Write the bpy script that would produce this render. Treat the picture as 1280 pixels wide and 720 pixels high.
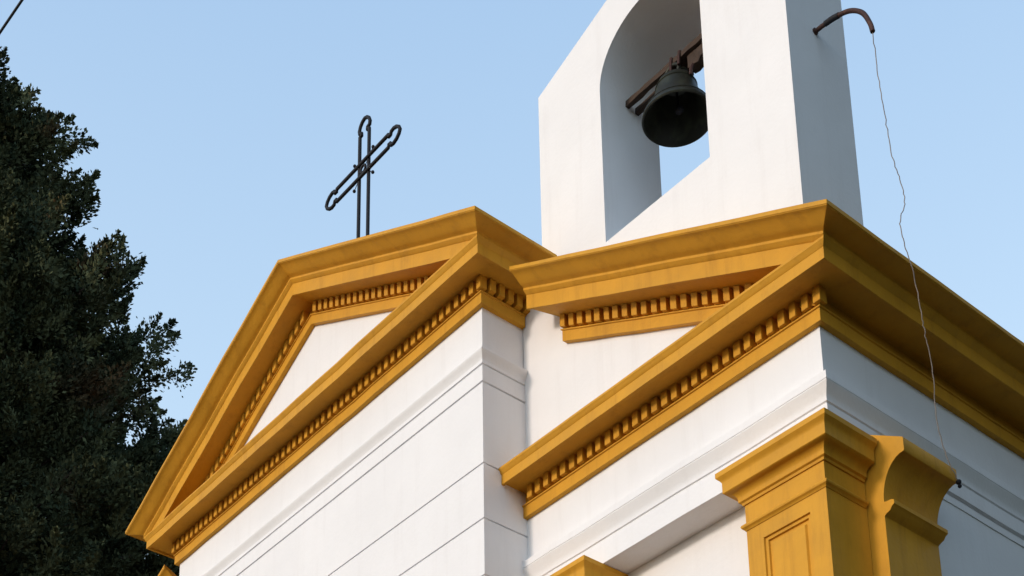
import bpy, bmesh, math, random
import numpy as np
from mathutils import Vector, Matrix

for o in list(bpy.data.objects):
    bpy.data.objects.remove(o, do_unlink=True)
S = bpy.context.scene
R = math.radians
G = 8.70                      # height of the building's datum (bottom of the upper cornice) above the ground

# ------------------------------------------------------------------ camera
F, CX, CY = 1935.62, 495.89, 1190.48
rx, ry, rz = 0.3015, -0.0075, 0.9238
cam = bpy.data.cameras.new('camera')
co = bpy.data.objects.new('camera', cam)
S.collection.objects.link(co)
S.camera = co
cam.sensor_fit = 'HORIZONTAL'
cam.sensor_width = 36.0
cam.lens = F / 1280 * 36.0
cam.shift_x = (640 - CX) / 1280
cam.shift_y = (CY - 360) / 1280
cam.clip_start = 0.1
cam.clip_end = 3000
Mr = Matrix.Rotation(rz, 3, 'Z') @ Matrix.Rotation(rx, 3, 'X') @ Matrix.Rotation(ry, 3, 'Y')
right, fwd, up = Mr.col[0], Mr.col[1], Mr.col[2]
rot = Matrix((right, up, -fwd)).transposed()
co.matrix_world = Matrix.Translation((6.4535, -5.5401, -7.0992 + G)) @ rot.to_4x4()

# ------------------------------------------------------------------ world, sun, exposure
SUN_EL, SUN_AZ = 15.0, 6.0     # degrees; azimuth to the left of the facade's normal
SUN_STR, SUN_ANGLE = 2.1, 8.0
SKY_STR = 0.12
w = bpy.data.worlds.new('World')
S.world = w
w.use_nodes = True
nt = w.node_tree
nt.nodes.clear()
sky = nt.nodes.new('ShaderNodeTexSky')
sky.sky_type = 'NISHITA'
sky.sun_disc = False
sky.sun_elevation = R(SUN_EL)
sky.sun_rotation = R(180 + SUN_AZ)
sky.air_density = 1.0
sky.dust_density = 1.5
sky.ozone_density = 1.5
bg = nt.nodes.new('ShaderNodeBackground')
bg.inputs['Strength'].default_value = SKY_STR
out = nt.nodes.new('ShaderNodeOutputWorld')
dim = nt.nodes.new('ShaderNodeVectorMath')
dim.operation = 'SCALE'
dim.inputs['Scale'].default_value = 0.6
nt.links.new(sky.outputs[0], dim.inputs[0])
tc = nt.nodes.new('ShaderNodeTexCoord')       # thin bright haze over the clear sky, thicker towards the horizon
sx = nt.nodes.new('ShaderNodeSeparateXYZ')
nt.links.new(tc.outputs['Generated'], sx.inputs[0])
el = nt.nodes.new('ShaderNodeMapRange')
el.inputs['From Min'].default_value = 0.45
el.inputs['From Max'].default_value = 0.80
nt.links.new(sx.outputs['Z'], el.inputs['Value'])
hz = nt.nodes.new('ShaderNodeMix')
hz.data_type = 'RGBA'
hz.inputs['A'].default_value = (5.5, 7.0, 8.2, 1)
hz.inputs['B'].default_value = (3.15, 4.75, 6.9, 1)
nt.links.new(el.outputs[0], hz.inputs['Factor'])
air = nt.nodes.new('ShaderNodeVectorMath')
air.operation = 'ADD'
nt.links.new(dim.outputs[0], air.inputs[0])
nt.links.new(hz.outputs['Result'], air.inputs[1])
nt.links.new(air.outputs[0], bg.inputs['Color'])
nt.links.new(bg.outputs[0], out.inputs['Surface'])

sl = bpy.data.lights.new('sun', 'SUN')
sl.energy = SUN_STR
sl.angle = R(SUN_ANGLE)
sl.color = (1.0, 0.85, 0.72)
so = bpy.data.objects.new('sun', sl)
S.collection.objects.link(so)
sd = Vector((-math.sin(R(SUN_AZ)) * math.cos(R(SUN_EL)), -math.cos(R(SUN_AZ)) * math.cos(R(SUN_EL)), math.sin(R(SUN_EL))))
so.rotation_euler = sd.to_track_quat('Z', 'Y').to_euler()
so.location = (0, -20, 30)

S.view_settings.view_transform = 'Standard'
S.view_settings.look = 'None'
S.view_settings.exposure = -0.17
S.view_settings.gamma = 1.0
S.render.engine = 'CYCLES'
S.render.resolution_x = 1024
S.render.resolution_y = 576
S.cycles.max_bounces = 8

# ------------------------------------------------------------------ materials
def mat(name, col, rough=0.6, metal=0.0, var=0.0, var_scale=3.0, bump=0.0, bump_scale=60.0, second=None,
        second_scale=2.0, second_lo=0.5, second_hi=0.7, bevel=0.0, spec=0.4, streak=None, streak_amt=0.0):
    m = bpy.data.materials.new(name)
    m.use_nodes = True
    t = m.node_tree
    N, L = t.nodes, t.links
    b = N['Principled BSDF']
    b.inputs['Roughness'].default_value = rough
    b.inputs['Metallic'].default_value = metal
    b.inputs['Specular IOR Level'].default_value = spec
    geo = N.new('ShaderNodeNewGeometry')
    src = None
    base = N.new('ShaderNodeRGB')
    base.outputs[0].default_value = (*col, 1)
    cur = base.outputs[0]
    if second is not None:
        n = N.new('ShaderNodeTexNoise')
        n.inputs['Scale'].default_value = second_scale
        n.inputs['Detail'].default_value = 6
        n.inputs['Roughness'].default_value = 0.65
        L.new(geo.outputs['Position'], n.inputs['Vector'])
        mr = N.new('ShaderNodeMapRange')
        mr.inputs['From Min'].default_value = second_lo
        mr.inputs['From Max'].default_value = second_hi
        L.new(n.outputs['Fac'], mr.inputs['Value'])
        mx = N.new('ShaderNodeMix'); mx.data_type = 'RGBA'
        L.new(mr.outputs[0], mx.inputs['Factor'])
        L.new(cur, mx.inputs['A'])
        mx.inputs['B'].default_value = (*second, 1)
        cur = mx.outputs['Result']
    if streak is not None:
        mp = N.new('ShaderNodeMapping')
        mp.inputs['Scale'].default_value = (9, 9, 0.7)
        L.new(geo.outputs['Position'], mp.inputs['Vector'])
        n = N.new('ShaderNodeTexNoise')
        n.inputs['Scale'].default_value = 1.0
        n.inputs['Detail'].default_value = 8
        n.inputs['Roughness'].default_value = 0.7
        L.new(mp.outputs[0], n.inputs['Vector'])
        mr = N.new('ShaderNodeMapRange')
        mr.inputs['From Min'].default_value = 0.52
        mr.inputs['From Max'].default_value = 0.85
        mr.inputs['To Max'].default_value = streak_amt
        L.new(n.outputs['Fac'], mr.inputs['Value'])
        mx = N.new('ShaderNodeMix'); mx.data_type = 'RGBA'
        L.new(mr.outputs[0], mx.inputs['Factor'])
        L.new(cur, mx.inputs['A'])
        mx.inputs['B'].default_value = (*streak, 1)
        cur = mx.outputs['Result']
    if var > 0:
        n = N.new('ShaderNodeTexNoise')
        n.inputs['Scale'].default_value = var_scale
        n.inputs['Detail'].default_value = 7
        n.inputs['Roughness'].default_value = 0.6
        L.new(geo.outputs['Position'], n.inputs['Vector'])
        mr = N.new('ShaderNodeMapRange')
        mr.inputs['From Min'].default_value = 0.25
        mr.inputs['From Max'].default_value = 0.75
        mr.inputs['To Min'].default_value = 1 - var
        mr.inputs['To Max'].default_value = 1 + var
        L.new(n.outputs['Fac'], mr.inputs['Value'])
        mx = N.new('ShaderNodeVectorMath'); mx.operation = 'SCALE'
        L.new(cur, mx.inputs[0]); L.new(mr.outputs[0], mx.inputs['Scale'])
        cur = mx.outputs[0]
        mr2 = N.new('ShaderNodeMapRange')
        mr2.inputs['To Min'].default_value = max(0, rough - 0.12)
        mr2.inputs['To Max'].default_value = min(1, rough + 0.12)
        L.new(n.outputs['Fac'], mr2.inputs['Value'])
        L.new(mr2.outputs[0], b.inputs['Roughness'])
    L.new(cur, b.inputs['Base Color'])
    nrm = None
    if bevel > 0:
        bv = N.new('ShaderNodeBevel'); bv.samples = 4
        bv.inputs['Radius'].default_value = bevel
        nrm = bv.outputs[0]
    if bump > 0:
        n = N.new('ShaderNodeTexNoise')
        n.inputs['Scale'].default_value = bump_scale
        n.inputs['Detail'].default_value = 5
        L.new(geo.outputs['Position'], n.inputs['Vector'])
        n2 = N.new('ShaderNodeTexNoise')
        n2.inputs['Scale'].default_value = bump_scale * 0.08
        n2.inputs['Detail'].default_value = 3
        L.new(geo.outputs['Position'], n2.inputs['Vector'])
        ad = N.new('ShaderNodeMath'); ad.operation = 'MULTIPLY_ADD'
        L.new(n2.outputs['Fac'], ad.inputs[0]); ad.inputs[1].default_value = 2.5
        L.new(n.outputs['Fac'], ad.inputs[2])
        bp = N.new('ShaderNodeBump')
        bp.inputs['Strength'].default_value = 0.5
        bp.inputs['Distance'].default_value = bump
        L.new(ad.outputs[0], bp.inputs['Height'])
        if nrm is not None: L.new(nrm, bp.inputs['Normal'])
        nrm = bp.outputs[0]
    if nrm is not None: L.new(nrm, b.inputs['Normal'])
    return m

WHITE = mat('white_paint', (0.79, 0.78, 0.785), 0.75, var=0.045, var_scale=1.3, bump=0.003, bump_scale=45, bevel=0.003,
            spec=0.25, streak=(0.58, 0.545, 0.53), streak_amt=0.30)
YELLOW = mat('ochre_paint', (0.60, 0.292, 0.024), 0.58, var=0.12, var_scale=4, bump=0.004, bump_scale=38, bevel=0.003,
             spec=0.2, streak=(0.30, 0.12, 0.012), streak_amt=0.6)
IRON = mat('black_iron', (0.005, 0.005, 0.009), 0.7, metal=0.0, var=0.3, var_scale=30)
RUST = mat('rusty_iron', (0.05, 0.022, 0.018), 0.7, metal=0.2, second=(0.10, 0.045, 0.03), second_scale=25, bump=0.002, bump_scale=120)
BRONZE = mat('dark_bronze', (0.022, 0.023, 0.016), 0.5, metal=0.4, second=(0.045, 0.05, 0.03), second_scale=9, bump=0.002, bump_scale=70)
WOOD = mat('old_timber', (0.055, 0.033, 0.022), 0.85, second=(0.035, 0.022, 0.015), second_scale=14, bump=0.01, bump_scale=40)
ROPE = mat('grey_cord', (0.23, 0.20, 0.18), 0.9, bump=0.002, bump_scale=300)
ROOF = mat('roof_tile', (0.22, 0.10, 0.06), 0.8, var=0.2, var_scale=6, bump=0.01, bump_scale=30)
GRASS = mat('dry_grass', (0.040, 0.044, 0.024), 0.95, var=0.3, var_scale=3, bump=0.03, bump_scale=40)
PAVE = mat('bounce_paving', (0.15, 0.085, 0.068), 0.85, var=0.15, var_scale=2, bump=0.005, bump_scale=30)
BARK = mat('bark', (0.07, 0.05, 0.038), 0.9, var=0.3, var_scale=8, bump=0.03, bump_scale=20)
LEAF = mat('conifer_foliage', (0.078, 0.090, 0.056), 0.85, var=0.4, var_scale=1.2, spec=0.08, second=(0.14, 0.09, 0.06),
           second_scale=0.55, second_lo=0.60, second_hi=0.72)
def leaf_tones(m):
    # the sprays of one tree differ: old growth nearly black green, young growth olive
    t = m.node_tree
    b = t.nodes['Principled BSDF']
    src = b.inputs['Base Color'].links[0].from_socket
    a = t.nodes.new('ShaderNodeAttribute'); a.attribute_name = 'tone'
    r = t.nodes.new('ShaderNodeValToRGB')
    r.color_ramp.elements[0].color = (0.45, 0.55, 0.50, 1)
    r.color_ramp.elements[0].position = 0.15
    r.color_ramp.elements[1].color = (1.75, 1.60, 1.25, 1)
    r.color_ramp.elements[1].position = 0.95
    t.links.new(a.outputs['Fac'], r.inputs['Fac'])
    x = t.nodes.new('ShaderNodeMix'); x.data_type = 'RGBA'; x.blend_type = 'MULTIPLY'
    x.inputs['Factor'].default_value = 1.0
    t.links.new(src, x.inputs['A']); t.links.new(r.outputs[0], x.inputs['B'])
    t.links.new(x.outputs['Result'], b.inputs['Base Color'])
leaf_tones(LEAF)
RUBBER = mat('black_cable', (0.015, 0.015, 0.017), 0.6)

# ------------------------------------------------------------------ helpers
def tag(o, label=None, cat=None, group=None, kind=None):
    if label: o['label'] = label
    if cat: o['category'] = cat
    if group: o['group'] = group
    if kind: o['kind'] = kind
    return o

def wloc(o):
    v = Vector(o.location)
    while o.parent:
        o = o.parent
        v += Vector(o.location)
    return v

def link_bm(name, bm, m, parent=None, smooth=None, recalc=True):
    """the bmesh is in datum coordinates (z relative to the cornice); the object's origin goes to its base centre"""
    if recalc: bmesh.ops.recalc_face_normals(bm, faces=bm.faces[:])
    xs = [v.co for v in bm.verts]
    lo = Vector((min(c.x for c in xs), min(c.y for c in xs), min(c.z for c in xs)))
    hi = Vector((max(c.x for c in xs), max(c.y for c in xs), max(c.z for c in xs)))
    base = Vector(((lo.x + hi.x) / 2, (lo.y + hi.y) / 2, lo.z))
    bmesh.ops.translate(bm, verts=bm.verts[:], vec=-base)
    me = bpy.data.meshes.new(name)
    bm.to_mesh(me); bm.free()
    if smooth is not None:
        me.polygons.foreach_set('use_smooth', [True] * len(me.polygons))
        me.set_sharp_from_angle(angle=R(smooth))
    me.materials.append(m)
    o = bpy.data.objects.new(name, me)
    S.collection.objects.link(o)
    base.z += G
    if parent is not None:
        o.parent = parent
        base -= wloc(parent)
    o.location = base
    return o

def empty(name, loc, label, cat, group=None):
    o = bpy.data.objects.new(name, None)
    o.empty_display_size = 0.3
    S.collection.objects.link(o)
    o.location = (loc[0], loc[1], loc[2] + G)
    tag(o, label, cat, group)
    return o

WOB = random.Random(21)
def loft(bm, rings, cap0=True, cap1=True, wob=0.0):
    if wob:                                        # long runs are never quite straight: short lengths, a millimetre or two out of line
        new = []
        for a, b in zip(rings, rings[1:]):
            L = max((Vector(a[0]) - Vector(b[0])).length, 0.01)
            m_ = max(1, int(L / 0.22))
            new.append(a)
            for i in range(1, m_):
                t = i / m_
                d_ = Vector((WOB.gauss(0, wob) * 0.3, WOB.gauss(0, wob), WOB.gauss(0, wob)))
                new.append([Vector(p).lerp(Vector(q), t) + d_ for p, q in zip(a, b)])
        new.append(rings[-1])
        rings = new
    vs = [[bm.verts.new(p) for p in r] for r in rings]
    n = len(rings[0])
    for a, b in zip(vs, vs[1:]):
        for i in range(n):
            j = (i + 1) % n
            bm.faces.new((a[i], a[j], b[j], b[i]))
    if cap0: bm.faces.new(vs[0])
    if cap1: bm.faces.new(vs[-1])
    return bm

def box(bm, x0, x1, y0, y1, z0, z1):
    loft(bm, [[(x0, y0, z0), (x1, y0, z0), (x1, y1, z0), (x0, y1, z0)], [(x0, y0, z1), (x1, y0, z1), (x1, y1, z1), (x0, y1, z1)]])
    return bm

def prism_xz(bm, pts, y0, y1):
    loft(bm, [[(x, y0, z) for x, z in pts], [(x, y1, z) for x, z in pts]])
    return bm

def sweep(bm, prof, path, cap0=True, cap1=True, wob=0.0):
    """prof: closed list (p, z); path: list of (x, y, mx, my), p is added along (mx, my)"""
    return loft(bm, [[(x + p * mx, y + p * my, z) for p, z in prof] for x, y, mx, my in path], cap0, cap1, wob)

def tube(bm, pts, r, n=8, closed=False):
    pts = [Vector(p) for p in pts]
    rs = r if isinstance(r, (list, tuple)) else [r] * len(pts)
    rings = []
    prev = None
    N = len(pts)
    for i, p in enumerate(pts):
        a = pts[(i - 1) % N] if (closed or i > 0) else p
        b = pts[(i + 1) % N] if (closed or i < N - 1) else p
        t = (b - a).normalized()
        if prev is None:
            u = t.cross(Vector((0.13, 0.31, 1))).normalized()
        else:
            u = (prev - t * prev.dot(t)).normalized()
        prev = u
        v = t.cross(u)
        rings.append([p + (u * math.cos(2 * math.pi * k / n) + v * math.sin(2 * math.pi * k / n)) * rs[i] for k in range(n)])
    if closed:
        vs = [[bm.verts.new(q) for q in ring] for ring in rings]
        for i in range(N):
            A, B = vs[i], vs[(i + 1) % N]
            for k in range(n):
                bm.faces.new((A[k], A[(k + 1) % n], B[(k + 1) % n], B[k]))
    else:
        loft(bm, rings)
    return bm

def catmull(pts, sub=6):
    P = [Vector(p) for p in pts]
    P = [P[0] * 2 - P[1]] + P + [P[-1] * 2 - P[-2]]
    o = []
    for i in range(1, len(P) - 2):
        for k in range(sub):
            t = k / sub
            a, b, c, d = P[i - 1], P[i], P[i + 1], P[i + 2]
            o.append(0.5 * ((2 * b) + (c - a) * t + (2 * a - 5 * b + 4 * c - d) * t * t + (3 * b - a - 3 * c + d) * t ** 3))
    o.append(P[-2])
    return o

def ball(bm, c, r, seg=10):
    bmesh.ops.create_uvsphere(bm, u_segments=seg, v_segments=max(6, seg // 2 + 2), radius=r, matrix=Matrix.Translation(c))
    return bm

def scurve(p0, z0, p1, z1, n=8):
    r = []
    for i in range(n + 1):
        s = i / n
        r.append((p0 + (p1 - p0) * s, z0 + (z1 - z0) * (0.35 * s + 0.65 * s * s * (3 - 2 * s))))
    return r

# ------------------------------------------------------------------ dimensions (metres, z relative to the datum)
WC, D, WS, ZS, T = 4.0, 0.3553, 2.3262, -1.4752, 0.519
AX = -WC / 2
YB = 7.0                                           # how far back the building goes

# ------------------------------------------------------------------ ground
bm = bmesh.new()
n = 40
bmesh.ops.create_grid(bm, x_segments=n, y_segments=n, size=700)
bmesh.ops.translate(bm, verts=bm.verts[:], vec=(0, 0, -G))
g = link_bm('ground', bm, GRASS, recalc=False)
tag(g, 'dry grassy ground around the chapel', 'ground', kind='structure')
bm = bmesh.new()
box(bm, -11, 1.8, -16, -0.6, -G - 0.2, -G + 0.02)  # unseen paving, its red colour and extent set for warm bounce light
p = link_bm('forecourt', bm, PAVE)
tag(p, 'unseen forecourt with reddish paving added to bounce warm light onto the chapel', 'paving', kind='structure')

# ------------------------------------------------------------------ chapel
chapel = empty('chapel', (AX, 3.0, -G), 'white chapel with ochre cornices, interlocking pediments and an arched bell gable', 'chapel')

# --- wall of the central bay, with its string moulding and sunk joints
def groove(pr, p, z, h=0.012, dep=0.014):
    pr += [(p, z + h / 2), (p - dep, z + h / 2 - 0.003), (p - dep, z - h / 2 + 0.003), (p, z - h / 2)]
pr = [(-0.3, 0.03), (0.0, 0.03), (0.0, -0.338), (0.034, -0.344), (0.042, -0.348), (0.044, -0.356), (0.044, -0.360),
      (0.035, -0.376), (0.026, -0.394), (0.014, -0.416), (0.014, -0.420), (0.014, -0.445)]
pr += [(0.004, -0.449), (0.004, -0.457), (0.013, -0.460)]
groove(pr, 0.013, -0.587, 0.016, 0.018)
groove(pr, 0.012, -1.199)
z = -1.601
while z > -7.6:
    groove(pr, 0.012, z)
    z -= 0.405
pr += [(0.012, -7.7), (0.06, -7.74), (0.06, -G - 0.05), (-0.3, -G - 0.05)]
bm = bmesh.new()
sweep(bm, pr, [(-WC, YB, -1, 0), (-WC, 0, -1, -1), (0, 0, 1, -1), (0, YB, 1, 0)])
tag(link_bm('central_wall', bm, WHITE, chapel, 40), 'white wall of the projecting central bay with sunk joints')

bm = bmesh.new()
zt = 0.05 + (WC / 2 + 0.2) * T
prism_xz(bm, [(-WC + 0.02, 0.032), (-0.02, 0.032), (-0.02, 0.12), (AX, zt + 0.09), (-WC + 0.02, 0.12)], 0.002, 0.25)
link_bm('tympanum', bm, WHITE, chapel)

# --- cornice sections (p = projection, z)
BED = [(-0.05, 0.0), (0.035, 0.0), (0.035, 0.078), (0.044, 0.081), (0.044, 0.090), (0.012, 0.094), (0.012, 0.186)]
FRONT = BED + [(0.03, 0.190), (0.195, 0.190), (0.197, 0.172), (0.218, 0.172), (0.218, 0.243), (0.224, 0.248), (0.230, 0.262),
               (0.239, 0.274), (0.239, 0.288), (-0.05, 0.318)]
SIDE = BED + [(0.03, 0.190), (0.195, 0.190), (0.197, 0.172), (0.215, 0.172), (0.215, 0.255), (0.222, 0.262), (0.231, 0.278), (0.240, 0.290),
              (0.240, 0.308)] + scurve(0.247, 0.312, 0.352, 0.330) + [(0.354, 0.333), (0.358, 0.334), (0.358, 0.360), (-0.05, 0.360 + 0.408 * T)]
RAKE = BED + [(0.03, 0.190), (0.195, 0.192), (0.197, 0.178), (0.215, 0.178), (0.215, 0.284), (0.222, 0.288), (0.231, 0.300), (0.240, 0.310),
              (0.240, 0.326)] + scurve(0.247, 0.332, 0.352, 0.402) + [(0.354, 0.406), (0.358, 0.408), (0.358, 0.434), (-0.05, 0.434)]

def rake_z(W, x, zs):
    return zs + (W + 0.215 - x) * T

def mirror(pts, ax=AX):
    return [(2 * ax - x, y, z) for x, y, z in pts]

def dentil_mesh(slope):
    bm = bmesh.new()
    hw = 0.0228
    box(bm, -hw, hw, -0.043, 0.02, 0.0, 0.094)
    bmesh.ops.recalc_face_normals(bm, faces=bm.faces[:])
    bmesh.ops.bevel(bm, geom=bm.edges[:], offset=0.004, segments=2, affect='EDGES', profile=0.6)
    for v in bm.verts: v.co.z -= slope * v.co.x
    me = bpy.data.meshes.new('dentil')
    bm.to_mesh(me); bm.free()
    me.materials.append(YELLOW)
    return me
DM = {0: dentil_mesh(0), 1: dentil_mesh(T), -1: dentil_mesh(-T)}
rng = random.Random(4)

def dentils(parent, spots, kind):
    for x, y, z in spots:
        o = bpy.data.objects.new('dentil', DM[kind])
        S.collection.objects.link(o)
        o.parent = parent
        l = Vector((x, y, z + G)) - wloc(parent)
        o.location = l
        o.scale = (1 + rng.uniform(-.08, .08), 1 + rng.uniform(-.08, .04), 1 + rng.uniform(-.03, .02))
        o.rotation_euler = (0, 0, rng.uniform(-.05, .05))

def dentil_row(parent, spots, kind):              # the dentils past the first hundred, one part
    bm = bmesh.new()
    for x, y, z, k in spots:
        src = bmesh.new(); src.from_mesh(DM[k])
        bmesh.ops.translate(src, verts=src.verts[:], vec=(x, y, z))
        tmp = bpy.data.meshes.new('tmp'); src.to_mesh(tmp); src.free()
        bm.from_mesh(tmp); bpy.data.meshes.remove(tmp)
    o = link_bm('dentil_rows', bm, YELLOW, parent, 50)
    tag(o, kind='stuff')
    return o
rest = []

DZ, DP, SP = 0.095, -0.026, 0.0780
# --- central bay: horizontal cornice, two raking cornices, two side returns
bm = bmesh.new()
sweep(bm, FRONT, [(-WC, 0, -1, -1), (0, 0, 1, -1)], wob=0.0016)
c_front = link_bm('cornice', bm, YELLOW, chapel, 35)
xs = []
x = 0.042
while x > -WC - 0.06:
    xs.append(x); x -= SP
dentils(c_front, [(x, DP, DZ) for x in xs[:49]], 0)
rest += [(x, DP, DZ, 0) for x in xs[49:]]

def rake(W, y0, zs, x_left, end_fn=None, mir=False):
    a = [(W + p, y0 - p, rake_z(W, W + p, zs) + z) for p, z in RAKE]
    b = []
    for p, z in RAKE:
        xl = end_fn(p) if end_fn else x_left
        b.append((xl, y0 - p, rake_z(W, xl, zs) + z))
    if mir: a, b = mirror(a), mirror(b)
    bm = bmesh.new()
    loft(bm, [a, b], wob=0.0018)
    return link_bm('raking_cornice', bm, YELLOW, chapel, 35)
r_cr = rake(0, 0, 0, AX)
r_cl = rake(0, 0, 0, AX, mir=True)
x = AX + 0.085
while x < -0.1:
    zz = rake_z(0, x, 0) + DZ
    rest.append((x, DP, zz, 1)); rest.append((2 * AX - x, DP, zz, -1))
    x += SP

bm = bmesh.new()
sweep(bm, SIDE, [(0, 0, 1, -1), (0, D - 0.004, 1, 0)])
sweep(bm, SIDE, [(0, 0.94, 1, 0), (0, YB, 1, 0)])
c_ret = link_bm('cornice', bm, YELLOW, chapel, 35)
def side_dentils(xw, y0, y1, sgn):
    bm = bmesh.new()
    y = y0
    while y < y1:
        box(bm, min(xw + sgn * 0.026, xw + sgn * 0.078), max(xw + sgn * 0.026, xw + sgn * 0.078), y - 0.0235, y + 0.0235, 0.095, 0.187)
        y += SP
    return bm
o = link_bm('dentil_rows', side_dentils(0, 0.035, D, 1), YELLOW, c_ret)
tag(o, kind='stuff')
bm = bmesh.new()
sweep(bm, SIDE, [(-WC, 0, -1, -1), (-WC, YB, -1, 0)])
link_bm('cornice', bm, YELLOW, chapel, 35)

bm = bmesh.new()
ztop = 0.430
pts = [(0.345, rake_z(0, 0.345, 0) + ztop), (AX, rake_z(0, AX, 0) + ztop), (-WC - 0.345, rake_z(0, 0.345, 0) + ztop),
       (-WC - 0.20, rake_z(0, 0.345, 0) + ztop - 0.05), (AX, rake_z(0, AX, 0) + ztop - 0.22), (0.20, rake_z(0, 0.345, 0) + ztop - 0.05)]
prism_xz(bm, pts, -0.02, YB)
link_bm('roof', bm, ROOF, chapel)

# --- side bays (the right one in view, the left one mirrored behind the central bay)
ENT = [(-0.3, ZS + 0.03), (0.0, ZS + 0.03), (0.0, -1.782), (0.034, -1.790), (0.044, -1.796), (0.046, -1.842), (0.041, -1.846), (0.041, -1.852), (0.048, -1.855),
       (0.040, -1.872), (0.031, -1.890), (0.022, -1.910), (0.015, -1.928), (0.015, -1.952), (0.005, -1.956), (0.005, -1.965), (0.014, -1.969)]
ENT_F = ENT + [(0.014, -2.120), (-0.3, -2.120)]
ENT_S = ENT + [(0.014, -2.062), (-0.006, -2.065), (-0.006, -2.083), (0.006, -2.086), (0.006, -2.130), (-0.3, -2.130)]

def end_cut(p):
    return 0.28 + max(0.0, min(0.198 - p, 0.17)) * 0.85

def side_bay(mir):
    mm = (lambda v: mirror(v)) if mir else (lambda v: v)
    def sw(bm, prof, path, c0=True, c1=True):
        loft(bm, [mm([(x + p * mx, y + p * my, z) for p, z in prof]) for x, y, mx, my in path], c0, c1, 0.0014)
    def bx(bm, x0, x1, y0, y1, z0, z1):
        if mir: x0, x1 = 2 * AX - x1, 2 * AX - x0
        box(bm, x0, x1, y0, y1, z0, z1)
    bm = bmesh.new()
    sw(bm, ENT_F, [(0.004, D, 0, -1), (WS, D, 1, -1)], True, False)
    sw(bm, ENT_S, [(WS, D, 1, -1), (WS, YB, 1, 0)], False, True)
    link_bm('entablature', bm, WHITE, chapel, 40)
    # upper wall between the level and the raking cornice
    bm = bmesh.new()
    pts = [(0.004, ZS + 0.034), (WS - 0.004, ZS + 0.034), (WS - 0.004, ZS + 0.15), (0.50, rake_z(WS, 0.50, ZS) + 0.14), (0.40, rake_z(WS, 0.40, ZS) + 0.40), (0.004, rake_z(WS, 0.0, ZS) + 0.40)]
    ring0 = mm([(x, D + 0.003, z) for x, z in pts]); ring1 = mm([(x, D + 0.30, z) for x, z in pts])
    loft(bm, [ring0, ring1])
    link_bm('tympanum', bm, WHITE, chapel)
    # recessed front and long side wall
    bm = bmesh.new()
    bx(bm, 0.004, WS, D + 0.19, YB, -G - 0.05, -2.10)
    tag(link_bm('side_wall', bm, WHITE, chapel), 'white wall set back below the entablature')
    bm = bmesh.new()
    loft(bm, [mm([(x + p * mx, y + p * my, z + ZS) for p, z in FRONT]) for x, y, mx, my in [(-0.006, D, 0, -1), (WS, D, 1, -1)]], wob=0.0016)
    cf = link_bm('cornice', bm, YELLOW, chapel, 35)
    bm = bmesh.new()
    sw(bm, [(p, z + ZS) for p, z in SIDE], [(WS, D, 1, -1), (WS, YB + 0.3, 1, 0)])
    tag(link_bm('cornice', bm, YELLOW, chapel, 35), 'long side cornice of the chapel, in shade' if not mir else None)
    rk = rake(WS, D, ZS, 0.28, end_cut, mir)
    # lean-to roof behind the rake
    bm = bmesh.new()
    pts = [(0.004, rake_z(WS, 0.004, ZS) + 0.43), (WS + 0.345, rake_z(WS, WS + 0.345, ZS) + 0.43), (WS + 0.2, rake_z(WS, WS + 0.345, ZS) + 0.38),
           (0.004, rake_z(WS, 0.004, ZS) + 0.20)]
    loft(bm, [mm([(x, D + 0.31, z) for x, z in pts]), mm([(x, YB, z) for x, z in pts])])
    link_bm('roof', bm, ROOF, chapel)
    return cf, rk

cf, rk = side_bay(False)
xs = []
x = WS + 0.042
while x > 0.03:
    xs.append(x); x -= SP
dentils(cf, [(x, D + DP, ZS + DZ) for x in xs], 0)
xs2 = []
x = 0.452
while x < WS - 0.12:
    xs2.append(x); x += SP
k = 100 - 49 - len(xs)
dentils(rk, [(x, D + DP, rake_z(WS, x, ZS) + DZ) for x in xs2[:k]], 1)
rest += [(x, D + DP, rake_z(WS, x, ZS) + DZ, 1) for x in xs2[k:]]
side_bay(True)
dentil_row(chapel, rest, 0)

# --- pilasters of the right bay: shaft with a sunk panel, capital, necking bead
CAP = [(-0.02, -2.123), (0.098, -2.123), (0.104, -2.128), (0.104, -2.158), (0.097, -2.166), (0.089, -2.174), (0.082, -2.185), (0.080, -2.192),
       (0.080, -2.252), (0.074, -2.258), (0.056, -2.262), (0.040, -2.270), (0.028, -2.284), (0.024, -2.297), (0.024, -2.318), (0.012, -2.324), (0.008, -2.338), (-0.02, -2.338)]
BEAD = [(-0.02, -2.448), (0.006, -2.448), (0.010, -2.454), (0.019, -2.459), (0.022, -2.468), (0.019, -2.477), (0.010, -2.482), (0.004, -2.494), (-0.02, -2.494)]

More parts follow.
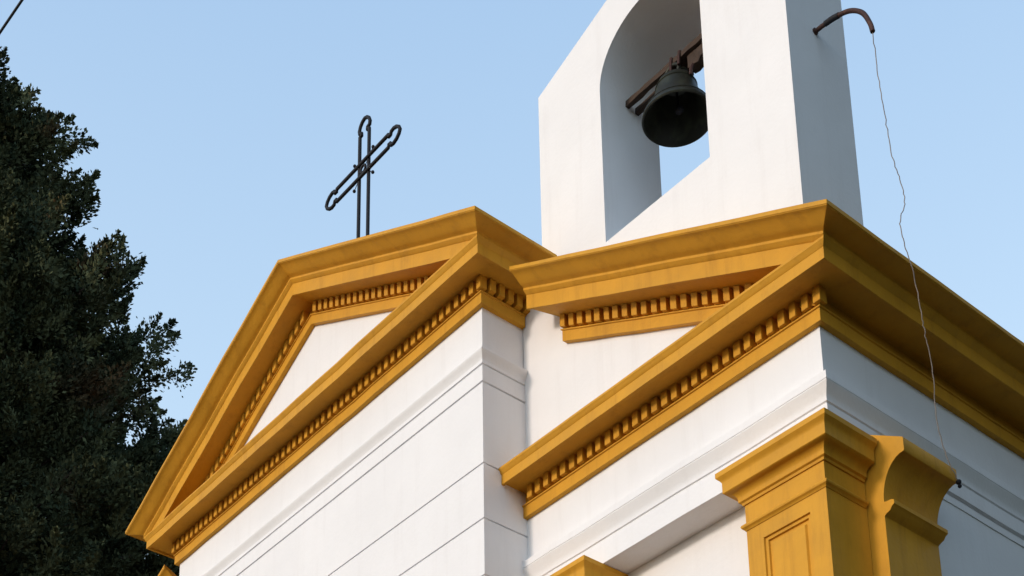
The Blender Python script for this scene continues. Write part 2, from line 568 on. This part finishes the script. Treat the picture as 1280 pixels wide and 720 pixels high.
def pilaster(x0, x1, y0, y1, y_l, y_r):
    bm = bmesh.new()
    zt_, zb_ = -2.124, -G
    # faces of the shaft: sides and back as a box shell, front as concentric sunk frames
    def rect(i, y, top):
        return [(x0 + i, y, zb_ + 0.9 if i else zb_), (x1 - i, y, zb_ + 0.9 if i else zb_), (x1 - i, y, top), (x0 + i, y, top)]
    P0 = 0.108
    zp = -2.585
    rings = [rect(0, y1, zt_), rect(0, y0, zt_), rect(P0, y0, zp), rect(P0 + 0.003, y0 + 0.012, zp - 0.003), rect(P0 + 0.020, y0 + 0.012, zp - 0.020),
             rect(P0 + 0.023, y0 + 0.024, zp - 0.023), rect(P0 + 0.040, y0 + 0.024, zp - 0.040), rect(P0 + 0.048, y0 + 0.012, zp - 0.048)]
    loft(bm, rings)
    sh = link_bm('pilaster', bm, YELLOW, chapel)
    path = [(x0, y_l, -1, 0), (x0, y0, -1, -1), (x1, y0, 1, -1), (x1, y_r, 1, 0)]
    bm = bmesh.new(); sweep(bm, CAP, path)
    link_bm('capital', bm, YELLOW, sh, 35)
    bm = bmesh.new(); sweep(bm, BEAD, path)
    link_bm('necking', bm, YELLOW, sh, 35)
    bm = bmesh.new()
    box(bm, x0 - 0.04, x1 + 0.04, y0 - 0.04, y1, -G - 0.05, -G + 0.55)
    link_bm('plinth', bm, YELLOW, sh)
    return sh
pilaster(1.815, 2.333, 0.28, 0.615, 0.545, 0.605)
pilaster(0.092, 0.590, 0.28, 0.60, 0.545, 0.545)

# --- buttress on the side wall with a hollow-moulded head
def arc_pts():
    a = [(0, -2.03), (0.250, -2.185), (0.253, -2.19), (0.253, -2.262)]
    for i in range(0, 11):                         # hollow: quarter of an ellipse
        t = i / 10 * math.pi / 2
        a.append((0.248 - 0.140 * math.sin(t), -2.268 - 0.225 * (1 - math.cos(t)) - 0.0))
    a += [(0.110, -2.500), (0.150, -2.503), (0.166, -2.512), (0.166, -2.534), (0.150, -2.544), (0.140, -2.560), (0.112, -2.572), (0.104, -2.580), (0.108, -G - 0.05), (-0.02, -G - 0.05), (-0.02, -2.03)]
    return [(WS + p, z) for p, z in a]
bm = bmesh.new()
prism_xz(bm, arc_pts(), 0.62, 1.085)
tag(link_bm('buttress', bm, YELLOW, chapel, 40), 'ochre side buttress with a hollow-moulded head')

# --- bell gable
def gable():
    xl, xr, zsh, zap, zb = 0.205, 2.286, 1.806, 2.205, -1.0
    axm = (xl + xr) / 2
    ol, orr, sill, spring = 0.795, 1.668, 0.158, 1.378
    rad = (orr - ol) / 2
    oc = (ol + orr) / 2
    n = 24
    arch = [(oc - rad * math.cos(math.pi * k / n), spring + rad * math.sin(math.pi * k / n)) for k in range(n + 1)]
    hole = [(ol, sill)] + arch + [(orr, sill)]
    y0, y1 = 0.362, 0.915
    bm = bmesh.new()
    # front/back faces as strips between the opening and the outline
    def outline_z(x):
        return zsh + (zap - zsh) * (1 - abs(x - axm) / (axm - xl))
    for y in (y0, y1):
        def q(*pts): bm.faces.new([bm.verts.new((a, y, b)) for a, b in pts])
        q((xl, zb), (xr, zb), (xr, sill), (orr, sill), (ol, sill), (xl, sill))
        q((xl, sill), (ol, sill), (ol, spring), (xl, spring))
        q((orr, sill), (xr, sill), (xr, spring), (orr, spring))
        q((xl, spring), (ol, spring), (ol, outline_z(ol)), (xl, zsh))
        q((orr, spring), (xr, spring), (xr, zsh), (orr, outline_z(orr)))
        for k in range(n):
            (a, b), (c, d) = arch[k], arch[k + 1]
            if a < axm < c:
                q((a, b), (c, d), (c, outline_z(c)), (axm, zap), (a, outline_z(a)))
            else:
                q((a, b), (c, d), (c, outline_z(c)), (a, outline_z(a)))
    def side(loop):
        for (a, b), (c, d) in zip(loop, loop[1:] + loop[:1]):
            bm.faces.new([bm.verts.new(v) for v in ((a, y0, b), (c, y0, d), (c, y1, d), (a, y1, b))])
    side(hole)
    top = [(xl, zb), (xr, zb), (xr, spring), (xr, zsh), (orr, outline_z(orr))]
    for k in range(n, -1, -1):
        a = arch[k][0]
        top.append((a, outline_z(a)))
    top += [(xl, zsh), (xl, spring), (xl, sill)]
    side([(xl, zb), (xr, zb), (xr, sill), (xr, spring), (xr, zsh), (axm, zap), (xl, zsh), (xl, spring), (xl, sill)])
    bmesh.ops.remove_doubles(bm, verts=bm.verts[:], dist=1e-5)
    return bm
bm = gable()
o = link_bm('bell_gable', bm, WHITE, chapel, 30)
tag(o, 'white bell gable with an arched opening')

# ------------------------------------------------------------------ beam, bell
def rough_box(bm, x0, x1, y0, y1, z0, z1, n, amp, seed):
    r = random.Random(seed)
    rings = []
    for i in range(n + 1):
        x = x0 + (x1 - x0) * i / n
        e = 0.0 if i in (0, n) else amp
        rings.append([(x, y0 + r.uniform(-e, e), z0 + r.uniform(-e, e)), (x, y1 + r.uniform(-e, e), z0 + r.uniform(-e, e)),
                      (x, y1 + r.uniform(-e, e), z1 + r.uniform(-e, e)), (x, y0 + r.uniform(-e, e), z1 + r.uniform(-e, e))])
    loft(bm, rings)
beam = empty('bell_beam', (1.23, 0.66, 1.36), 'rough timber beam across the arch of the bell gable, carrying the bell', 'beam')
bm = bmesh.new(); rough_box(bm, 0.797, 1.666, 0.600, 0.632, 1.395, 1.440, 14, 0.004, 1)
rough_box(bm, 0.797, 1.666, 0.690, 0.722, 1.392, 1.437, 14, 0.004, 3)
rough_box(bm, 1.12, 1.666, 0.634, 0.688, 1.400, 1.436, 9, 0.004, 4)
link_bm('timber', bm, WOOD, beam)
bm = bmesh.new(); rough_box(bm, 1.33, 1.666, 0.62, 0.69, 1.285, 1.383, 9, 0.014, 2)
link_bm('packing_timber', bm, WOOD, beam)
for xx in (1.215, 1.285):
    bm = bmesh.new()
    tube(bm, [(xx, 0.585, 1.33), (xx, 0.590, 1.40), (xx, 0.597, 1.446), (xx, 0.66, 1.450), (xx, 0.715, 1.446), (xx, 0.717, 1.40), (xx, 0.715, 1.33)], 0.011, 6)
    link_bm('strap', bm, RUST, beam, 50)
bm = bmesh.new()
tube(bm, [(1.37, 0.62, 1.28), (1.372, 0.60, 1.235), (1.36, 0.61, 1.205)], 0.012, 6)
link_bm('hook', bm, RUST, beam, 50)

BX, BY, BZ = 1.215, 0.63, 0.968
bell = empty('bell', (BX, BY, BZ), 'dark bronze bell with a flared mouth hanging in the arch', 'bell')
prof = [(0.236, 0.0), (0.242, 0.008), (0.240, 0.022), (0.226, 0.046), (0.206, 0.076), (0.186, 0.108), (0.168, 0.145), (0.153, 0.185), (0.142, 0.225),
        (0.134, 0.262), (0.122, 0.292), (0.094, 0.312), (0.05, 0.321), (0.0, 0.323)]
inner = [(0.0, 0.295), (0.05, 0.292), (0.09, 0.28), (0.11, 0.25), (0.124, 0.20), (0.142, 0.145), (0.166, 0.09), (0.195, 0.045), (0.218, 0.012), (0.228, 0.0)]
prof = [(a * 0.955, b) for a, b in prof]; inner = [(a * 0.955, b) for a, b in inner]
ringset = prof[::-1] + inner[::-1]
bm = bmesh.new()
SEG = 48
rows = []
for r_, z_ in ringset:
    rows.append([bm.verts.new((BX + r_ * math.cos(2 * math.pi * k / SEG), BY + r_ * math.sin(2 * math.pi * k / SEG), BZ + z_)) for k in range(SEG)])
for a, b in zip(rows, rows[1:]):
    for k in range(SEG):
        bm.faces.new((a[k], a[(k + 1) % SEG], b[(k + 1) % SEG], b[k]))
bmesh.ops.remove_doubles(bm, verts=bm.verts[:], dist=1e-5)
link_bm('bell_body', bm, BRONZE, bell, 40)
for zz, rr in ((0.058, 0.209), (0.250, 0.131)):
    bm = bmesh.new()
    tube(bm, [(BX + rr * math.cos(2 * math.pi * k / 40), BY + rr * math.sin(2 * math.pi * k / 40), BZ + zz) for k in range(40)], 0.006, 6, True)
    link_bm('rim_band', bm, BRONZE, bell, 50)
bm = bmesh.new()
tube(bm, [(BX, BY, BZ + 0.312), (BX + 0.004, BY, BZ + 0.16), (BX + 0.02, BY - 0.01, BZ + 0.05)], 0.009, 8)
ball(bm, (BX + 0.024, BY - 0.012, BZ + 0.05), 0.028, 14)
link_bm('clapper', bm, IRON, bell, 50)
bm = bmesh.new()
for off in (-0.03, 0.03):
    tube(bm, catmull([(BX - 0.05, BY + off, BZ + 0.33), (BX - 0.055, BY + off, BZ + 0.385), (BX, BY + off, BZ + 0.418), (BX + 0.055, BY + off, BZ + 0.385), (BX + 0.05, BY + off, BZ + 0.33)]), 0.013, 8)
link_bm('crown_loop', bm, BRONZE, bell, 50)

# ------------------------------------------------------------------ bent pipe on the gable and the bell rope
arm = empty('bent_pipe', (2.286, 0.62, 0.74), 'curved rusty pipe sticking out of the side of the bell gable', 'pipe')
bm = bmesh.new()
ap = catmull([(2.280, 0.62, 0.742), (2.36, 0.62, 0.737), (2.44, 0.62, 0.722), (2.53, 0.62, 0.682), (2.605, 0.62, 0.600), (2.645, 0.62, 0.49), (2.657, 0.62, 0.418)])
tube(bm, ap, 0.014, 10)
link_bm('pipe', bm, RUST, arm, 50)
bm = bmesh.new()
tube(bm, [(2.284, 0.62, 0.742), (2.294, 0.62, 0.742)], 0.022, 12)
link_bm('wall_flange', bm, RUST, arm, 50)
bm = bmesh.new()
tube(bm, ap[6:14], 0.0175, 10)
link_bm('sleeve', bm, IRON, arm, 50)

rope = empty('bell_rope', (2.55, 0.8, -2.2), 'thin grey bell cord hanging from the bent pipe past the side cornice', 'rope')
rp = [(2.656, 0.621, 0.415), (2.650, 0.641, 0.122), (2.680, 0.616, -0.226), (2.700, 0.607, -0.492), (2.716, 0.640, -0.66), (2.728, 0.632, -0.82),
      (2.740, 0.555, -0.970), (2.742, 0.553, -1.104), (2.742, 0.612, -1.25), (2.722, 0.680, -1.455), (2.702, 0.729, -1.593), (2.670, 0.813, -1.733),
      (2.622, 0.884, -1.968), (2.590, 0.985, -2.15), (2.592, 1.07, -2.268)]
rr = random.Random(8)
pts = catmull(rp, 8)
pts = [p + Vector((rr.uniform(-1, 1), rr.uniform(-1, 1), 0)) * 0.0035 for p in pts]
bm = bmesh.new()
tube(bm, pts, 0.0027, 6)
link_bm('cord', bm, ROPE, rope, 60)
bm = bmesh.new()
ball(bm, (2.592, 1.075, -2.275), 0.015, 10)
ball(bm, (2.590, 1.085, -2.295), 0.011, 10)
link_bm('knot', bm, IRON, rope, 60)

# ------------------------------------------------------------------ wrought iron cross on the ridge
XC, YC, ZC = -2.0, 0.445, 2.93
cross = empty('iron_cross', (XC, YC, 1.60), 'black wrought iron outline cross on the ridge of the central gable', 'cross')
HS = 0.066
def end_loop(L):
    """outline of one arm end, along +u, from the bar pair at +-HS to a notched bulb"""
    return [(L - 0.24, HS), (L - 0.155, HS), (L - 0.150, HS - 0.026), (L - 0.128, HS - 0.024), (L - 0.118, HS + 0.004), (L - 0.085, HS + 0.010), (L - 0.045, HS - 0.004), (L - 0.014, HS - 0.032),
            (L, 0.0), (L - 0.014, -HS + 0.032), (L - 0.045, -HS + 0.004), (L - 0.085, -HS - 0.010), (L - 0.118, -HS - 0.004), (L - 0.128, -HS + 0.024), (L - 0.150, -HS + 0.026), (L - 0.155, -HS), (L - 0.24, -HS)]
def pt(u, v, kind, dy=0.0):
    if kind == 'up': return (XC + v, YC + dy, ZC + u)
    if kind == 'right': return (XC + u, YC + dy, ZC + v)
    return (XC - u, YC + dy, ZC + v)
bm = bmesh.new()
lp = [pt(-1.36, HS, 'up')] + [pt(u, v, 'up') for u, v in end_loop(0.535)] + [pt(-1.36, -HS, 'up')]
tube(bm, lp, 0.0158, 8)
link_bm('upright', bm, IRON, cross, 50)
bm = bmesh.new()
lp = [pt(u, v, 'right', -0.016) for u, v in end_loop(0.515)] + [pt(u, -v, 'left', -0.016) for u, v in end_loop(0.525)][::1]
lp = [pt(u, v, 'right', -0.016) for u, v in end_loop(0.515)]
lf = [pt(u, v, 'left', -0.016) for u, v in end_loop(0.525)]
tube(bm, lp + lf[::-1], 0.0158, 8, True)
link_bm('crossbar', bm, IRON, cross, 50)
bm = bmesh.new()
tube(bm, [(XC + 0.034 * math.cos(a), YC - 0.01, ZC + 0.034 * math.sin(a)) for a in [2 * math.pi * k / 20 for k in range(20)]], 0.011, 8, True)
link_bm('centre_ring', bm, IRON, cross, 50)
for sx in (-1, 1):
    for sz in (-1, 1):
        bm = bmesh.new()
        tube(bm, [(XC + sx * 0.03, YC - 0.004, ZC + sz * 0.03), (XC + sx * 0.125, YC - 0.004, ZC + sz * 0.125)], 0.0032, 6)
        ball(bm, (XC + sx * 0.13, YC - 0.004, ZC + sz * 0.13), 0.015, 10)
        link_bm('ray', bm, IRON, cross, 60)
bm = bmesh.new()
box(bm, XC - 0.13, XC + 0.13, YC - 0.09, YC + 0.09, 1.36, 1.60)
link_bm('footing', bm, YELLOW, cross)

# ------------------------------------------------------------------ overhead cable
bm = bmesh.new()
c0, c1 = Vector((-7.20, -0.96, 8.0)), Vector((-6.64, -0.935, 8.0))
dv = (c1 - c0).normalized()
pts = []
for i in range(61):
    s = -34 + 60 * i / 60
    pts.append(c0 + dv * s + Vector((0, 0, 0.0016 * s * s)))
tube(bm, pts, 0.015, 8)
tag(link_bm('overhead_cable', bm, RUBBER, None, 60), 'black overhead cable crossing the top left corner of the sky', 'cable')

# ------------------------------------------------------------------ conifer
TX, TY = -16.55, 1.15
tree = empty('conifer_tree', (TX, TY, -G), 'tall dark conifer left of the chapel with ragged clumped foliage', 'tree')
tr = np.random.default_rng(11)
ZTOP = 16.8
CZ = [-7.5, -6.0, -3.0, 5.0, 9.3, 11.1, 11.8, 13.3, 14.9, 15.7, 16.2, 16.7]
CR = [2.0, 3.8, 5.5, 5.5, 4.65, 3.85, 3.3, 3.0, 2.6, 2.1, 1.35, 0.3]
def crown_r(z):
    return float(np.interp(z, CZ, CR))
bm = bmesh.new()
tp = [(TX + 0.15 * math.sin(i * 0.7), TY + 0.12 * math.cos(i * 0.9), -G - 0.2 + i * (ZTOP + G) / 14) for i in range(15)]
tube(bm, tp, [0.55 * (1 - i / 15) ** 0.8 + 0.02 for i in range(15)], 10)
clumps = []
z = -G + 2.4
while z < ZTOP - 0.1:
    Rz = crown_r(z)
    nb = int(3 + Rz * 1.3)
    for k in range(nb):
        a = tr.uniform(0, 2 * math.pi)
        lump = 1 + 0.05 * math.sin(3 * a + 1.3 * z) + 0.06 * math.sin(5 * a - 2.1 * z + 1)
        L = Rz * tr.uniform(0.60, 0.98) * lump
        if tr.uniform() < 0.10: L *= 1.10
        rise = tr.uniform(-0.05, 0.3)
        droop = tr.uniform(0, 0.25)
        base = Vector((TX, TY, z))
        d_ = Vector((math.cos(a), math.sin(a), 0))
        pl = []
        for j in range(6):
            s = j / 5
            pl.append(base + d_ * (L * s) + Vector((0, 0, L * (rise * s * s - droop * s * (1 - s)))))
        if L > 0.6:
            tube(bm, pl, [max(0.012, 0.022 * L * (1 - s_ / 5.5)) for s_ in range(6)], 5)
        m_ = max(4, int(L * 6.0))
        for j in range(m_):
            s = tr.uniform(0.35, 1.0) ** 0.6
            if j < 3: s = tr.uniform(0.93, 1.0)
            i0 = min(4, int(s * 5)); fr = s * 5 - i0
            q = pl[i0].lerp(pl[i0 + 1], fr)
            sp = min(0.30, 0.13 * L) * (1.3 - 0.6 * s)
            q = q + Vector((tr.normal(0, sp), tr.normal(0, sp), tr.normal(0, sp * 0.7)))
            clumps.append((q, d_, tr.uniform(0.13, 0.33)))
    z += tr.uniform(0.16, 0.30)
for zb_, a, L in ((8.6, 1.25, 4.9), (7.9, 1.05, 5.2), (7.3, 1.45, 5.3), (6.4, 1.2, 5.5), (5.2, 1.35, 5.6), (9.3, 1.4, 4.5), (11.2, 1.30, 4.35), (10.3, 1.18, 4.3), (10.0, 1.45, 4.2), (11.9, 1.2, 3.6)):   # the long low limbs towards the chapel
    d_ = Vector((math.cos(a), math.sin(a), 0))
    pl = [Vector((TX, TY, zb_)) + d_ * (L * j / 5) + Vector((0, 0, 0.16 * L * (j / 5) ** 2)) for j in range(6)]
    tube(bm, pl, [max(0.012, 0.022 * L * (1 - j / 5.5)) for j in range(6)], 5)
    for j in range(34):
        s = 0.45 + 0.55 * (j / 33)
        i0 = min(4, int(s * 5)); fr = s * 5 - i0
        q = pl[i0].lerp(pl[i0 + 1], fr) + Vector(tr.normal(0, 0.24, size=3))
        clumps.append((q, d_, tr.uniform(0.14, 0.33)))
link_bm('trunk', bm, BARK, tree, 60)
# foliage: every clump is a spray of small pointed scales fanning up and outward
NV, NT = [], []
for q, d_, cr in clumps:
    nl = int(300 * (cr / 0.33) ** 1.5)
    ax = np.array([d_.x * 0.7 + tr.normal(0, .3), d_.y * 0.7 + tr.normal(0, .3), 0.75 + tr.normal(0, .2)])
    ax /= np.linalg.norm(ax)
    # a pointed spray: wide at its base, thinning to a tip
    t_ = tr.uniform(0, 1, size=(nl, 1)) ** 1.15
    off = tr.normal(size=(nl, 3)); off -= ax * (off @ ax)[:, None]
    wdt = cr * 0.55 * (1.05 - t_) * np.clip(0.35 + 3 * t_, 0, 1)
    cpos = np.array(q) + ax * (t_ - 0.35) * cr * 2.3 + off * wdt
    ld = ax * 1.0 + off * 0.55 + tr.normal(0, 0.35, size=(nl, 3)); ld /= np.linalg.norm(ld, axis=1)[:, None]
    sd_ = np.cross(ld, tr.normal(size=(nl, 3))); sd_ /= np.linalg.norm(sd_, axis=1)[:, None]
    ln = tr.uniform(0.022, 0.055, size=(nl, 1)); wd = ln * tr.uniform(0.4, 0.7, size=(nl, 1))
    v = np.stack([cpos - ld * ln, cpos + sd_ * wd, cpos + ld * ln, cpos - sd_ * wd], axis=1)
    NV.append(v.reshape(-1, 3))
    tone = np.clip(tr.normal(0.45, 0.22) + tr.normal(0, 0.10, size=nl), 0, 1)
    NT.append(np.repeat(tone, 4))
V = np.concatenate(NV)
V[:, 0] -= TX; V[:, 1] -= TY; V[:, 2] += G
nq = len(V) // 4
me = bpy.data.meshes.new('crown')
me.vertices.add(len(V)); me.vertices.foreach_set('co', V.astype(np.float32).ravel())
me.loops.add(nq * 4); me.loops.foreach_set('vertex_index', np.arange(nq * 4, dtype=np.int32))
me.polygons.add(nq); me.polygons.foreach_set('loop_start', np.arange(0, nq * 4, 4, dtype=np.int32))
me.update(calc_edges=True); me.validate()
at_ = me.attributes.new('tone', 'FLOAT', 'POINT')
at_.data.foreach_set('value', np.concatenate(NT).astype(np.float32))
me.materials.append(LEAF)
o = bpy.data.objects.new('crown', me)
S.collection.objects.link(o)
o.parent = tree
print('clumps', len(clumps), 'leaves', nq)

# two unseen conifers added east of the chapel to shade its side wall
for i, (px_, py_, a_, sc_) in enumerate(((13.7, 4.6, 1.1, 0.95), (14.0, 13.4, 2.6, 1.0))):
    c = tree.copy()
    S.collection.objects.link(c)
    c.location = (px_, py_, 0)
    c.rotation_euler = (0, 0, a_)
    c.scale = (sc_, sc_, sc_)
    c['label'] = ('added unseen conifer east of the chapel, screening the front of its shaded side wall', 'added unseen conifer east of the chapel, screening the back of its shaded side wall')[i]
    c['group'] = 'added unseen conifers east of the chapel'
    for ch in list(tree.children):
        q = ch.copy()
        S.collection.objects.link(q)
        q.parent = c
